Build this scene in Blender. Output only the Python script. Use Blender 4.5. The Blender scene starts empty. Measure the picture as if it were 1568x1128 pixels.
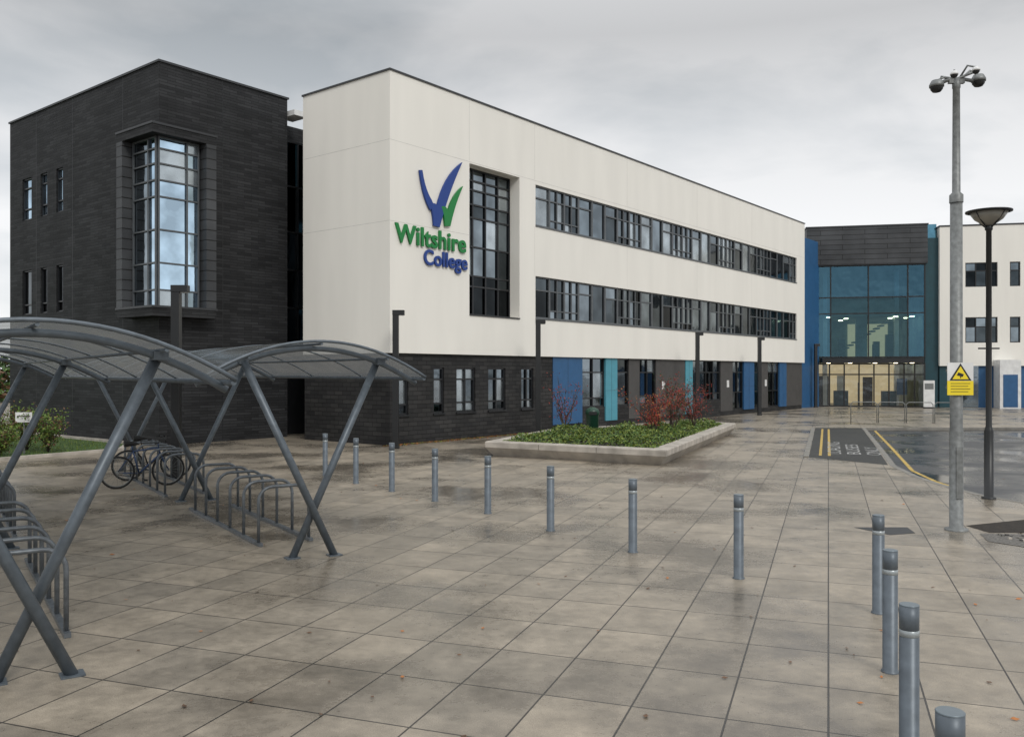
import bpy, math, random
from mathutils import Vector, Matrix
random.seed(7)
R=math.radians
scene=bpy.context.scene
col=scene.collection
# ------------------------------------------------------------ helpers
def nt(m):
    m.use_nodes=True
    t=m.node_tree
    return t,t.nodes,t.links
def mat(name,color,rough=0.6,metal=0.0,var=0.12,scale=3.0,bump=0.0,bscale=40.0,spec=0.5,emit=None,estr=0,streak=False):
    m=bpy.data.materials.new(name); t,n,l=nt(m)
    p=n['Principled BSDF']
    p.inputs['Roughness'].default_value=rough; p.inputs['Metallic'].default_value=metal
    p.inputs['Specular IOR Level'].default_value=spec
    tc=n.new('ShaderNodeTexCoord'); no=n.new('ShaderNodeTexNoise'); no.inputs['Scale'].default_value=scale; no.inputs['Detail'].default_value=6
    if streak:
        mp=n.new('ShaderNodeMapping'); mp.inputs['Scale'].default_value=(1,1,.18); l.new(tc.outputs['Object'],mp.inputs['Vector']); l.new(mp.outputs[0],no.inputs['Vector'])
    else: l.new(tc.outputs['Object'],no.inputs['Vector'])
    r=n.new('ShaderNodeValToRGB')
    c=color
    r.color_ramp.elements[0].position=0.3; r.color_ramp.elements[1].position=0.7
    r.color_ramp.elements[0].color=(c[0]*(1-var),c[1]*(1-var),c[2]*(1-var),1)
    r.color_ramp.elements[1].color=(min(1,c[0]*(1+var)),min(1,c[1]*(1+var)),min(1,c[2]*(1+var)),1)
    l.new(no.outputs['Fac'],r.inputs['Fac']); l.new(r.outputs['Color'],p.inputs['Base Color'])
    if bump>0:
        n2=n.new('ShaderNodeTexNoise'); n2.inputs['Scale'].default_value=bscale; n2.inputs['Detail'].default_value=4
        l.new(tc.outputs['Object'],n2.inputs['Vector'])
        b=n.new('ShaderNodeBump'); b.inputs['Strength'].default_value=bump; b.inputs['Distance'].default_value=0.02
        l.new(n2.outputs['Fac'],b.inputs['Height']); l.new(b.outputs['Normal'],p.inputs['Normal'])
    if emit:
        p.inputs['Emission Color'].default_value=(*emit,1); p.inputs['Emission Strength'].default_value=estr
    return m
def brickmat(name,c1,c2,mortar,bw,rh,ms,rough=0.7,bump=0.3):
    m=bpy.data.materials.new(name); t,n,l=nt(m); p=n['Principled BSDF']
    tc=n.new('ShaderNodeTexCoord'); s=n.new('ShaderNodeSeparateXYZ'); l.new(tc.outputs['Object'],s.inputs[0])
    a=n.new('ShaderNodeMath'); a.operation='ADD'; l.new(s.outputs[0],a.inputs[0]); l.new(s.outputs[1],a.inputs[1])
    c=n.new('ShaderNodeCombineXYZ'); l.new(a.outputs[0],c.inputs[0]); l.new(s.outputs[2],c.inputs[1])
    b=n.new('ShaderNodeTexBrick'); b.inputs['Scale'].default_value=1; b.inputs['Brick Width'].default_value=bw; b.inputs['Row Height'].default_value=rh
    b.inputs['Mortar Size'].default_value=ms; b.inputs['Color1'].default_value=(*c1,1); b.inputs['Color2'].default_value=(*c2,1); b.inputs['Mortar'].default_value=(*mortar,1)
    b.inputs['Bias'].default_value=0.0
    l.new(c.outputs[0],b.inputs['Vector'])
    no=n.new('ShaderNodeTexNoise'); no.inputs['Scale'].default_value=0.7; no.inputs['Detail'].default_value=6; l.new(tc.outputs['Object'],no.inputs['Vector'])
    mr=n.new('ShaderNodeMapRange'); mr.inputs['From Min'].default_value=0.3; mr.inputs['From Max'].default_value=0.7; mr.inputs['To Min'].default_value=0.7; mr.inputs['To Max'].default_value=1.3
    l.new(no.outputs['Fac'],mr.inputs['Value'])
    mx=n.new('ShaderNodeVectorMath'); mx.operation='SCALE'; l.new(b.outputs['Color'],mx.inputs[0]); l.new(mr.outputs[0],mx.inputs['Scale'])
    l.new(mx.outputs[0],p.inputs['Base Color']); p.inputs['Roughness'].default_value=rough; p.inputs['Specular IOR Level'].default_value=.3
    bp=n.new('ShaderNodeBump'); bp.inputs['Strength'].default_value=bump; bp.inputs['Distance'].default_value=0.02; bp.invert=True
    l.new(b.outputs['Fac'],bp.inputs['Height']); l.new(bp.outputs['Normal'],p.inputs['Normal'])
    return m
def glassm(name,color,metal=1.0,rough=0.06,wob=0.03):
    m=bpy.data.materials.new(name); t,n,l=nt(m); p=n['Principled BSDF']
    p.inputs['Metallic'].default_value=metal; p.inputs['Roughness'].default_value=rough
    tc=n.new('ShaderNodeTexCoord'); no=n.new('ShaderNodeTexNoise'); no.inputs['Scale'].default_value=0.9; no.inputs['Detail'].default_value=3
    l.new(tc.outputs['Object'],no.inputs['Vector'])
    r=n.new('ShaderNodeValToRGB'); r.color_ramp.elements[0].position=0.35; r.color_ramp.elements[1].position=0.65
    r.color_ramp.elements[0].color=(color[0]*.65,color[1]*.65,color[2]*.65,1); r.color_ramp.elements[1].color=(color[0]*1.25,color[1]*1.25,color[2]*1.25,1)
    l.new(no.outputs['Fac'],r.inputs['Fac']); l.new(r.outputs['Color'],p.inputs['Base Color'])
    b=n.new('ShaderNodeBump'); b.inputs['Strength'].default_value=wob; b.inputs['Distance'].default_value=0.3
    l.new(no.outputs['Fac'],b.inputs['Height']); l.new(b.outputs['Normal'],p.inputs['Normal'])
    return m
def seeglass(name,tint,refl=0.25,gc=(0.8,.88,.95)):
    m=bpy.data.materials.new(name); t,n,l=nt(m); n.remove(n['Principled BSDF']); out=n['Material Output']
    tr=n.new('ShaderNodeBsdfTransparent'); tr.inputs[0].default_value=(*tint,1)
    g=n.new('ShaderNodeBsdfGlossy'); g.inputs['Roughness'].default_value=0.04; g.inputs[0].default_value=(*gc,1)
    tc=n.new('ShaderNodeTexCoord'); no=n.new('ShaderNodeTexNoise'); no.inputs['Scale'].default_value=0.8; no.inputs['Detail'].default_value=2; l.new(tc.outputs['Object'],no.inputs['Vector'])
    b=n.new('ShaderNodeBump'); b.inputs['Strength'].default_value=.08; b.inputs['Distance'].default_value=.3; l.new(no.outputs['Fac'],b.inputs['Height']); l.new(b.outputs[0],g.inputs['Normal'])
    f=n.new('ShaderNodeFresnel'); f.inputs[0].default_value=1.5
    a=n.new('ShaderNodeMath'); a.operation='ADD'; a.inputs[1].default_value=refl; a.use_clamp=True; l.new(f.outputs[0],a.inputs[0])
    mx=n.new('ShaderNodeMixShader'); l.new(a.outputs[0],mx.inputs[0]); l.new(tr.outputs[0],mx.inputs[1]); l.new(g.outputs[0],mx.inputs[2]); l.new(mx.outputs[0],out.inputs[0])
    return m
class MB:
    def __init__(s): s.v=[];s.f=[];s.mi=[];s.mats=[];s.sm=[]
    def m(s,mt):
        if mt not in s.mats: s.mats.append(mt)
        return s.mats.index(mt)
    def poly(s,pts,mt,sm=False):
        k=len(s.v); s.v+= [tuple(p) for p in pts]; s.f.append(tuple(range(k,k+len(pts)))); s.mi.append(s.m(mt)); s.sm.append(sm)
    def box(s,x0,x1,y0,y1,z0,z1,mt):
        k=len(s.v)
        s.v+=[(x0,y0,z0),(x1,y0,z0),(x1,y1,z0),(x0,y1,z0),(x0,y0,z1),(x1,y0,z1),(x1,y1,z1),(x0,y1,z1)]
        for f in [(0,3,2,1),(4,5,6,7),(0,1,5,4),(1,2,6,5),(2,3,7,6),(3,0,4,7)]:
            s.f.append(tuple(k+i for i in f)); s.mi.append(s.m(mt)); s.sm.append(False)
    def prism(s,pts,z0,z1,mt,inset0=None):
        n=len(pts);k=len(s.v); b=inset0 or pts
        s.v+=[(p[0],p[1],z0) for p in b]+[(p[0],p[1],z1) for p in pts]
        fs=[tuple(range(n-1,-1,-1)),tuple(range(n,2*n))]+[(i,(i+1)%n,n+(i+1)%n,n+i) for i in range(n)]
        for f in fs: s.f.append(tuple(k+i for i in f)); s.mi.append(s.m(mt)); s.sm.append(False)
    def sweep(s,pts,r,mt,n=10,closed=False,caps=True):
        pts=[Vector(p) for p in pts]; N=len(pts); rs=r if isinstance(r,(list,tuple)) else [r]*N
        k=len(s.v); prev=None; mi=s.m(mt)
        for i,p in enumerate(pts):
            if closed: d=pts[(i+1)%N]-pts[i-1]
            elif i==0: d=pts[1]-pts[0]
            elif i==N-1: d=pts[-1]-pts[-2]
            else: d=(pts[i+1]-pts[i]).normalized()+(pts[i]-pts[i-1]).normalized()
            d.normalize()
            if prev is None:
                a=Vector((0,0,1)) if abs(d.z)<0.9 else Vector((1,0,0))
                u=d.cross(a).normalized()
            else:
                u=(prev-d*prev.dot(d)).normalized()
            prev=u; w=d.cross(u)
            for j in range(n):
                t=2*math.pi*j/n; s.v.append(tuple(p+(u*math.cos(t)+w*math.sin(t))*rs[i]))
        for i in range(N if closed else N-1):
            i2=(i+1)%N
            for j in range(n):
                j2=(j+1)%n
                s.f.append((k+i*n+j,k+i*n+j2,k+i2*n+j2,k+i2*n+j)); s.mi.append(mi); s.sm.append(True)
        if caps and not closed:
            s.f.append(tuple(k+j for j in range(n-1,-1,-1))); s.mi.append(mi); s.sm.append(False)
            s.f.append(tuple(k+(N-1)*n+j for j in range(n))); s.mi.append(mi); s.sm.append(False)
    def lathe(s,prof,mt,n=24,c=(0,0,0),sm=True):
        k=len(s.v); mi=s.m(mt)
        for r,z in prof:
            for j in range(n):
                t=2*math.pi*j/n; s.v.append((c[0]+r*math.cos(t),c[1]+r*math.sin(t),c[2]+z))
        for i in range(len(prof)-1):
            flat=abs(prof[i+1][1]-prof[i][1])<1e-4
            for j in range(n):
                j2=(j+1)%n; s.f.append((k+i*n+j,k+i*n+j2,k+(i+1)*n+j2,k+(i+1)*n+j)); s.mi.append(mi); s.sm.append(sm and not flat)
        s.f.append(tuple(k+(len(prof)-1)*n+j for j in range(n))); s.mi.append(mi); s.sm.append(False)
    def build(s,name,parent=None,loc=(0,0,0),rot=0.0,bevel=0):
        me=bpy.data.meshes.new(name); me.from_pydata(s.v,[],s.f)
        for m_ in s.mats: me.materials.append(m_)
        me.polygons.foreach_set('material_index',s.mi); me.polygons.foreach_set('use_smooth',s.sm); me.update()
        o=bpy.data.objects.new(name,me); col.objects.link(o); o.location=loc; o.rotation_euler=(0,0,rot)
        if parent: o.parent=parent
        if bevel>0:
            b=o.modifiers.new('bevel','BEVEL'); b.width=bevel; b.segments=2; b.limit_method='ANGLE'
        return o
def empty(name,loc=(0,0,0),rot=0.0):
    o=bpy.data.objects.new(name,None); col.objects.link(o); o.location=loc; o.rotation_euler=(0,0,rot); return o
def text(name,s,parent,loc,width,height,mt,extr=0.03,rot=(R(90),0,0),offset=0.0,sp=1.0):
    c=bpy.data.curves.new(name,'FONT'); c.body=s; c.extrude=extr; c.offset=offset; c.size=1; c.space_character=sp
    o=bpy.data.objects.new(name,c); col.objects.link(o); c.materials.append(mt)
    bpy.context.view_layer.update()
    bb=[Vector(b) for b in o.bound_box]; w=max(b.x for b in bb)-min(b.x for b in bb)
    sx=width/w; sy=height/0.73
    o.scale=(sx,sy,1); o.location=(loc[0],loc[1],loc[2]); o.rotation_euler=rot; o.parent=parent
    return o
# ------------------------------------------------------------ materials
M_white=mat('white_render',(0.80,0.775,0.715),0.8,var=0.035,scale=1.1,bump=0.05,bscale=90,streak=True)
M_joint=mat('render_joint',(0.55,0.53,0.5),0.8)
M_coping=mat('dark_coping',(0.03,0.032,0.035),0.4)
M_dark=brickmat('dark_slate_brick',(0.012,0.0126,0.0138),(0.030,0.031,0.033),(0.006,0.006,0.007),0.6,0.1,0.008,0.7,0.5)
M_plinth=brickmat('dark_plinth_brick',(0.018,0.018,0.019),(0.038,0.037,0.036),(0.007,0.007,0.007),0.44,0.15,0.010,0.65,0.6)
M_clad=brickmat('grey_cladding',(0.048,0.051,0.055),(0.06,0.063,0.067),(0.015,0.015,0.015),3.0,0.35,0.02,0.5,0.6)
M_frame=mat('window_frame_grey',(0.085,0.093,0.10),0.4)
M_framed=mat('window_frame_black',(0.012,0.013,0.015),0.35)
G_dark=glassm('glass_dark',(0.075,0.09,0.10))
G_mid=glassm('glass_mid',(0.22,0.26,0.29))
G_light=glassm('glass_blind',(0.42,0.47,0.50),0.8,0.15)
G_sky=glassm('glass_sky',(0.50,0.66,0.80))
G_blk=glassm('glass_black',(0.02,0.024,0.027))
G_blue=glassm('glass_blue',(0.14,0.32,0.42))
M_blue=mat('blue_panel',(0.022,0.095,0.22),0.5,var=0.08)
M_cyan=mat('cyan_panel',(0.075,0.29,0.37),0.5,var=0.06)
M_teal=mat('teal_panel',(0.008,0.05,0.065),0.4)
M_greyp=mat('grey_panel',(0.065,0.062,0.06),0.6)
M_steel=mat('grey_steel',(0.105,0.125,0.145),0.42,0.3,var=0.2,scale=9,bump=0.03)
M_galv=mat('galvanised_steel',(0.19,0.198,0.195),0.5,0.35,var=0.25,scale=14)
M_blackm=mat('black_metal',(0.010,0.011,0.012),0.4)
M_rackm=mat('rack_steel',(0.13,0.145,0.16),0.4,0.4,var=0.25,scale=12)
M_green=mat('sign_green',(0.0,0.19,0.035),0.4,var=0.03)
M_bsign=mat('sign_blue',(0.004,0.04,0.23),0.4,var=0.03)
M_yellow=mat('sign_yellow',(0.80,0.62,0.02),0.5,var=0.03)
M_yline=mat('road_yellow',(0.42,0.29,0.07),0.7,var=0.4,scale=12)
M_wline=mat('road_white',(0.30,0.30,0.29),0.7,var=0.5,scale=12)
M_whitep=mat('white_paint',(0.70,0.70,0.69),0.4)
M_conc=mat('pale_concrete',(0.38,0.345,0.30),0.75,var=0.28,scale=2.5,bump=0.15,bscale=60)
M_kerb=mat('kerb_stone',(0.19,0.18,0.16),0.75,var=0.25,scale=3,bump=0.1)
M_soil=mat('soil',(0.022,0.017,0.012),0.95,var=0.4,scale=8,bump=0.8)
M_grav=mat('gravel',(0.14,0.132,0.12),0.9,var=0.6,scale=30,bump=1.0,bscale=60)
M_grass=mat('grass_mat',(0.045,0.085,0.015),0.9,var=0.45,scale=5,bump=1.0,bscale=50)
M_setts=brickmat('block_paving',(0.06,0.057,0.054),(0.095,0.09,0.084),(0.025,0.025,0.022),0.2,0.1,0.008,0.55,0.3)
def leafm(n_,c,var=0.5): 
    m=mat(n_,c,0.6,var=var,scale=9); return m
L_green=leafm('leaf_green',(0.085,0.15,0.025)); L_green2=leafm('leaf_green_dark',(0.035,0.075,0.015)); L_yel=leafm('leaf_yellowgreen',(0.16,0.2,0.03))
L_red=leafm('leaf_red',(0.24,0.022,0.014)); L_org=leafm('leaf_orange',(0.36,0.13,0.03)); L_brn=leafm('leaf_brown',(0.11,0.055,0.025))
M_bark=mat('bark',(0.06,0.045,0.035),0.9,bump=0.5)
M_tyre=mat('tyre_rubber',(0.012,0.012,0.012),0.8)
M_warm_glow=mat('warm_glow_wall',(0.5,0.4,0.25),0.8,var=.4,scale=1.2,emit=(1.0,0.78,0.45),estr=0.42)  # back walls emit weakly, standing in for warm lamplight on them
M_lampw=mat('ceiling_lamp',(1,1,1),0.5,emit=(1.0,0.85,0.55),estr=10)
M_inter=mat('interior_wall',(0.20,0.25,0.25),0.8,var=0.6,scale=.8)
SG=seeglass('entrance_glass',(0.42,0.62,0.66),0.10,(.26,.48,.58))
SG2=seeglass('entrance_glass_blue',(0.25,0.48,0.62),0.20,(.22,.48,.66))
SGc=seeglass('lobby_glass',(0.8,0.84,0.84),0.04)
# paving
def paving():
    m=bpy.data.materials.new('plaza_paving'); t,n,l=nt(m); p=n['Principled BSDF']
    g=n.new('ShaderNodeNewGeometry'); mp=n.new('ShaderNodeMapping'); mp.inputs['Rotation'].default_value=(0,0,R(-70))
    l.new(g.outputs['Position'],mp.inputs['Vector'])
    b=n.new('ShaderNodeTexBrick'); b.offset=0.0; b.inputs['Scale'].default_value=1; b.inputs['Brick Width'].default_value=0.9; b.inputs['Row Height'].default_value=0.68
    b.inputs['Mortar Size'].default_value=0.008; b.inputs['Mortar Smooth'].default_value=0.2
    b.inputs['Color1'].default_value=(0.285,0.243,0.188,1); b.inputs['Color2'].default_value=(0.215,0.186,0.147,1); b.inputs['Mortar'].default_value=(0.03,0.026,0.021,1)
    l.new(mp.outputs[0],b.inputs['Vector'])
    def noise(s,d=6,rg=0.6):
        x=n.new('ShaderNodeTexNoise'); x.inputs['Scale'].default_value=s; x.inputs['Detail'].default_value=d; x.inputs['Roughness'].default_value=rg; l.new(g.outputs['Position'],x.inputs['Vector']); return x
    def rng(src,a,b_,c,d):
        x=n.new('ShaderNodeMapRange'); x.inputs['From Min'].default_value=a; x.inputs['From Max'].default_value=b_; x.inputs['To Min'].default_value=c; x.inputs['To Max'].default_value=d; l.new(src,x.inputs['Value']); return x.outputs[0]
    def mul(a_,b_):
        x=n.new('ShaderNodeMath'); x.operation='MULTIPLY'; l.new(a_,x.inputs[0]); l.new(b_,x.inputs[1]); return x.outputs[0]
    n1=noise(0.32,7,.62); n2=noise(2.0); n3=noise(110,2); n4=noise(9,4,.7)
    f1=rng(n1.outputs['Fac'],0.38,0.52,0.55,1.08); f2=rng(n2.outputs['Fac'],0.3,0.7,0.75,1.2); f3=rng(n3.outputs['Fac'],0.3,0.7,0.72,1.28); f4=rng(n4.outputs['Fac'],.3,.7,.82,1.15)
    f=mul(mul(f1,f2),mul(f3,f4))
    s=n.new('ShaderNodeVectorMath'); s.operation='SCALE'; l.new(b.outputs['Color'],s.inputs[0]); l.new(f,s.inputs['Scale'])
    l.new(s.outputs[0],p.inputs['Base Color'])
    r1=rng(n1.outputs['Fac'],0.38,0.56,0.15,0.42); l.new(mul(r1,rng(n4.outputs['Fac'],.3,.7,.8,1.3)),p.inputs['Roughness'])
    bp=n.new('ShaderNodeBump'); bp.invert=True; bp.inputs['Strength'].default_value=0.5; bp.inputs['Distance'].default_value=0.01; l.new(b.outputs['Fac'],bp.inputs['Height'])
    bp2=n.new('ShaderNodeBump'); bp2.inputs['Strength'].default_value=0.2; bp2.inputs['Distance'].default_value=0.003; l.new(n3.outputs['Fac'],bp2.inputs['Height']); l.new(bp.outputs[0],bp2.inputs['Normal'])
    l.new(bp2.outputs[0],p.inputs['Normal'])
    return m
M_pave=paving()
def asphalt():
    m=bpy.data.materials.new('wet_asphalt'); t,n,l=nt(m); p=n['Principled BSDF']
    g=n.new('ShaderNodeNewGeometry'); a=n.new('ShaderNodeTexNoise'); a.inputs['Scale'].default_value=0.4; a.inputs['Detail'].default_value=5; l.new(g.outputs['Position'],a.inputs['Vector'])
    r=n.new('ShaderNodeValToRGB'); r.color_ramp.elements[0].color=(0.018,0.019,0.022,1); r.color_ramp.elements[1].color=(0.045,0.047,0.05,1); l.new(a.outputs['Fac'],r.inputs['Fac']); l.new(r.outputs[0],p.inputs['Base Color'])
    m2=n.new('ShaderNodeMapRange'); m2.inputs['From Min'].default_value=0.4; m2.inputs['From Max'].default_value=0.6; m2.inputs['To Min'].default_value=0.12; m2.inputs['To Max'].default_value=0.5; l.new(a.outputs['Fac'],m2.inputs['Value']); l.new(m2.outputs[0],p.inputs['Roughness'])
    return m
M_asph=asphalt()
# ------------------------------------------------------------ wall/window helpers
def P(fr,a,d,z):
    o,u,w=fr; return (o[0]+u[0]*a+w[0]*d,o[1]+u[1]*a+w[1]*d,z)
def obox(b,fr,a0,a1,d0,d1,z0,z1,mt):
    p=P(fr,a0,d0,z0); q=P(fr,a1,d1,z1)
    b.box(min(p[0],q[0]),max(p[0],q[0]),min(p[1],q[1]),max(p[1],q[1]),z0,z1,mt)
def wall(b,fr,a0,a1,z0,z1,ops,mt,base=0.0):
    xs=sorted(set([a0,a1]+[v for o in ops for v in o[:2]])); zs=sorted(set([z0,z1]+[v for o in ops for v in o[2:4]]))
    for i in range(len(xs)-1):
        for j in range(len(zs)-1):
            cx=(xs[i]+xs[i+1])/2; cz=(zs[j]+zs[j+1])/2
            if any(o[0]<cx<o[1] and o[2]<cz<o[3] for o in ops): continue
            b.poly([P(fr,xs[i],base,zs[j]),P(fr,xs[i+1],base,zs[j]),P(fr,xs[i+1],base,zs[j+1]),P(fr,xs[i],base,zs[j+1])],mt)
    for o in ops:
        d=o[4]+base; x0,x1,q0,q1=o[:4]
        b.poly([P(fr,x0,base,q0),P(fr,x0,d,q0),P(fr,x0,d,q1),P(fr,x0,base,q1)],mt)
        b.poly([P(fr,x1,base,q0),P(fr,x1,base,q1),P(fr,x1,d,q1),P(fr,x1,d,q0)],mt)
        b.poly([P(fr,x0,base,q0),P(fr,x1,base,q0),P(fr,x1,d,q0),P(fr,x0,d,q0)],mt)
        b.poly([P(fr,x0,base,q1),P(fr,x0,d,q1),P(fr,x1,d,q1),P(fr,x1,base,q1)],mt)
def window(b,fr,x0,x1,z0,z1,d,vs,hs,fm,gl,fw=0.05,tr=None):
    X=[x0]+list(vs)+[x1]; Z=[z0]+list(hs)+[z1]
    for i in range(len(X)-1):
        for j in range(len(Z)-1):
            g=random.choice(gl) if isinstance(gl,list) else gl(i,j)
            t=random.uniform(-.006,.006)
            b.poly([P(fr,X[i],d+t,Z[j]),P(fr,X[i+1],d-t,Z[j]),P(fr,X[i+1],d-t,Z[j+1]),P(fr,X[i],d+t,Z[j+1])],g)
    for i,x in enumerate(X):
        a=x if i==0 else x-fw/2; c=x+fw if i==0 else (x if i==len(X)-1 else x+fw/2)
        if i==len(X)-1: a=x-fw
        obox(b,fr,a,c,d-0.07,d-0.012,z0,z1,fm)
    for j,z in enumerate(Z):
        a=z if j==0 else z-fw/2; c=z+fw if j==0 else z+fw/2
        if j==len(Z)-1: a=z-fw;c=z
        obox(b,fr,x0+.001,x1-.001,d-0.063,d-0.013,a,c,fm)
ANG=R(51.5)
FF=((0,0),(1,0),(0,1)); FL=((0,0),(0,1),(1,0))
# ------------------------------------------------------------ white college building
cb=empty('college_building',(-4.06,28.9,0),ANG)
b=MB()
ops=[(4.0,7.0,4.6,10.15,0.55),(8.05,36.95,8.4,10.05,0.14),(8.05,36.95,4.65,6.35,0.14)]
wall(b,FF,0,38.4,3.1,12.5,ops,M_white)
wall(b,FL,0,4.56,3.1,12.5,[],M_white)
b.poly([(0,4.56,3.1),(3,4.56,3.1),(3,4.56,12.5),(0,4.56,12.5)],M_white)
b.poly([(38.4,0,3.1),(38.4,14,3.1),(38.4,14,12.5),(38.4,0,12.5)],M_white)
b.poly([(0,0,3.1),(38.4,0,3.1),(38.4,.3,3.1),(0,.3,3.1)],M_white)
b.poly([(0,.3,3.1),(.3,.3,3.1),(.3,4.5,3.1),(0,4.5,3.1)],M_white)
b.build('white_walls',cb)
b=MB(); b.poly([(0,0,12.48),(38.4,0,12.48),(38.4,14,12.48),(3,14,12.48),(3,4.56,12.48),(0,4.56,12.48)],M_coping)
b.box(-.04,38.44,-.04,.25,12.5,12.56,M_coping); b.box(-.04,.25,.25,4.6,12.5,12.56,M_coping); b.box(38.2,38.44,.25,14,12.5,12.56,M_coping)
b.build('roof',cb)
b=MB()
for z in (10.2,7.5):
    b.box(.01,3.98 if z<10 else 38.3,-.0025,0.01,z,z+.012,M_joint); b.box(-.0025,.01,.01,4.5,z,z+.012,M_joint)
for x in (8.0,15.2,22.4,29.6):
    b.box(x-.006,x+.006,-.0025,.01,10.25,12.45,M_joint); b.box(x-.006,x+.006,-.0025,.01,6.4,8.35,M_joint)
b.box(3.99,4.0,-.0025,.01,10.25,12.45,M_joint)
b.build('render_joints',cb)
b=MB(); nmod=27; w=(36.95-8.05)/nmod
for bi,(z0,z1) in enumerate(((8.4,10.05),(4.65,6.35))):
    for i in range(nmod):
        x0=8.05+i*w; x1=x0+w; k=i%5
        gl=[G_mid,G_mid,G_light,G_light,G_dark,G_mid] if bi==0 else [G_dark,G_mid,G_dark,G_mid,G_mid,G_blk]
        if k in (0,):   window(b,FF,x0,x1,z0,z1,0.14,[],[z0+1.15],M_frame,gl,0.06)
        elif k in (1,2): window(b,FF,x0,x1,z0,z1,0.14,[x0+w/2],[z0+0.35,z0+1.15] ,M_frame,gl,0.05)
        else:          window(b,FF,x0,x1,z0,z1,0.14,[],[z0+1.2] if k==3 else [],M_frame,gl,0.06)
    b.box(8.05,36.95,-.03,.069,z0-.05,z0-.001,M_frame)
b.build('window_bands',cb)
b=MB()
def gl1(i,j):
    if j in (0,): return G_blk
    if j==1: return random.choice([G_dark,G_blk])
    return random.choice([G_mid,G_dark,G_mid,G_light]) if j<5 else random.choice([G_mid,G_light])
window(b,FF,4.0,7.0,4.6,10.15,.55,[4.75,5.5,6.25],[5.7,6.1,7.2,8.3,8.8,9.35,9.7],M_framed,gl1,0.06)
b.box(4.0,7.0,-.04,.48,4.55,4.598,M_framed)
b.build('tall_window',cb)
# ground floor
b=MB()
F1=((0.12,0.12),(1,0),(0,1)); F1L=((0.12,0.12),(0,1),(1,0))
gw=[(.25,.85),(2.1,2.65),(3.3,4.35),(5.1,6.15),(7.15,7.95)]
wall(b,F1,0,9.4,0,3.098,[(a,c,1.0,2.62,0.12) for a,c in gw],M_plinth)
wall(b,F1L,0,4.5,0,3.098,[],M_plinth)
segs=[(9.4,11.6,'blue'),(11.6,13.5,'win'),(13.5,14.5,'cyan'),(14.5,15.6,'win'),(15.6,16.6,'grey'),(16.6,18.2,'win'),(18.2,21.3,'grey'),(21.3,22.1,'cyan'),(22.1,25.6,'win'),(25.6,27.2,'grey'),(27.2,28.7,'win'),(28.7,30.2,'blue'),(30.2,31.4,'win'),(31.4,32.4,'grey'),(32.4,34.2,'win'),(34.2,35.4,'cyan2'),(35.4,38.28,'grey')]
for a,c,k in segs:
    mt={'blue':M_blue,'cyan':M_cyan,'cyan2':M_blue,'grey':M_greyp}.get(k)
    if mt is not None:
        b.box(a,c,0.10 if k!='grey' else .14,.3,0.25,3.098,mt); b.box(a,c,.16,.3,0,.25,M_plinth)
        if k!='grey':
            b.box(a,c,.0975,.102,1.62,1.63,M_framed); b.box((a+c)/2-.006,(a+c)/2+.006,.0972,.102,.26,3.09,M_framed)
    else:
        n=max(1,round((c-a)/.9)); b.box(a,c,.16,.3,0,.9 if c<26 else .3,M_plinth)
        window(b,FF,a,c,.9 if c<26 else .3,3.098,.26,[a+(c-a)*q/n for q in range(1,n)],[1.3,2.45],M_framed,[G_dark,G_mid,G_mid,G_dark,G_light],.06)
b.build('ground_floor_walls',cb)
b=MB()
for a,c in gw:
    a+=.12;c+=.12
    window(b,FF,a,c,1.0,2.62,.235,[] if c-a<.7 else [(a+c)/2],[1.35,2.2],M_framed,[G_mid,G_mid,G_dark,G_dark,G_light],.06)
    b.box(a-.03,c+.03,.07,.16,.94,.998,M_framed)
b.box(.2,38.3,.75,.8,0,12.3,G_blk)
for x in (18.8,26.4,31.9): b.box(x,x+.3,.128,.139,1.6,2.0,M_whitep)
b.build('ground_floor_windows',cb)
b=MB(); b.box(38.4,42.65,.5,.9,0,11.8,M_blue); b.build('blue_link_wall',cb)
# sign
sg=empty('college_sign',(-4.06,28.9,0),ANG)
text('wiltshire_letters','Wiltshire',sg,(.22,-.05,6.82),3.55,.66,M_green,.03,offset=0.02,sp=1.04)
text('college_letters','College',sg,(1.55,-.05,6.2),2.25,.54,M_bsign,.03,offset=0.02,sp=1.04)
def tick(pts,mt,name,dy=0):
    b=MB(); n=len(pts)
    fr=[(p[0],-.09-dy,p[1]) for p in pts]; bk=[(p[0],-.02-dy,p[1]) for p in pts]
    b.poly(fr,mt); 
    for i in range(n):
        j=(i+1)%n; b.poly([fr[i],bk[i],bk[j],fr[j]],mt)
    b.build(name,sg)
def bez(p0,p1,p2,n=10): return [((1-t)**2*p0[0]+2*t*(1-t)*p1[0]+t*t*p2[0],(1-t)**2*p0[1]+2*t*(1-t)*p1[1]+t*t*p2[1]) for t in [i/n for i in range(n+1)]]
tick(bez((2.02,7.58),(2.3,9.3),(3.52,10.08))+bez((3.52,10.08),(2.85,9.0),(2.34,7.62))[1:-1]+[(2.32,7.56)],M_bsign,'blue_tick')
tick(bez((1.32,9.4),(1.45,8.55),(1.85,8.1))+[(2.02,8.3)]+bez((1.98,8.4),(1.60,8.7),(1.45,9.42))[1:],M_bsign,'blue_stroke',.003)
tick(bez((1.82,8.30),(2.0,8.05),(2.02,7.58))+[(2.3,7.56)]+bez((2.25,8.1),(2.2,8.5),(1.82,8.30))[:-1],M_bsign,'blue_tick_base',.006)
tick(bez((2.60,7.64),(2.8,8.75),(3.56,9.22))+bez((3.56,9.22),(3.12,8.5),(2.88,7.68))[1:],M_green,'green_tick')
tick(bez((2.40,8.3),(2.55,8.1),(2.60,7.64))+[(2.85,7.7)]+bez((2.8,8.15),(2.65,8.42),(2.40,8.3))[:-1],M_green,'green_tick_base',.003)
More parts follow.
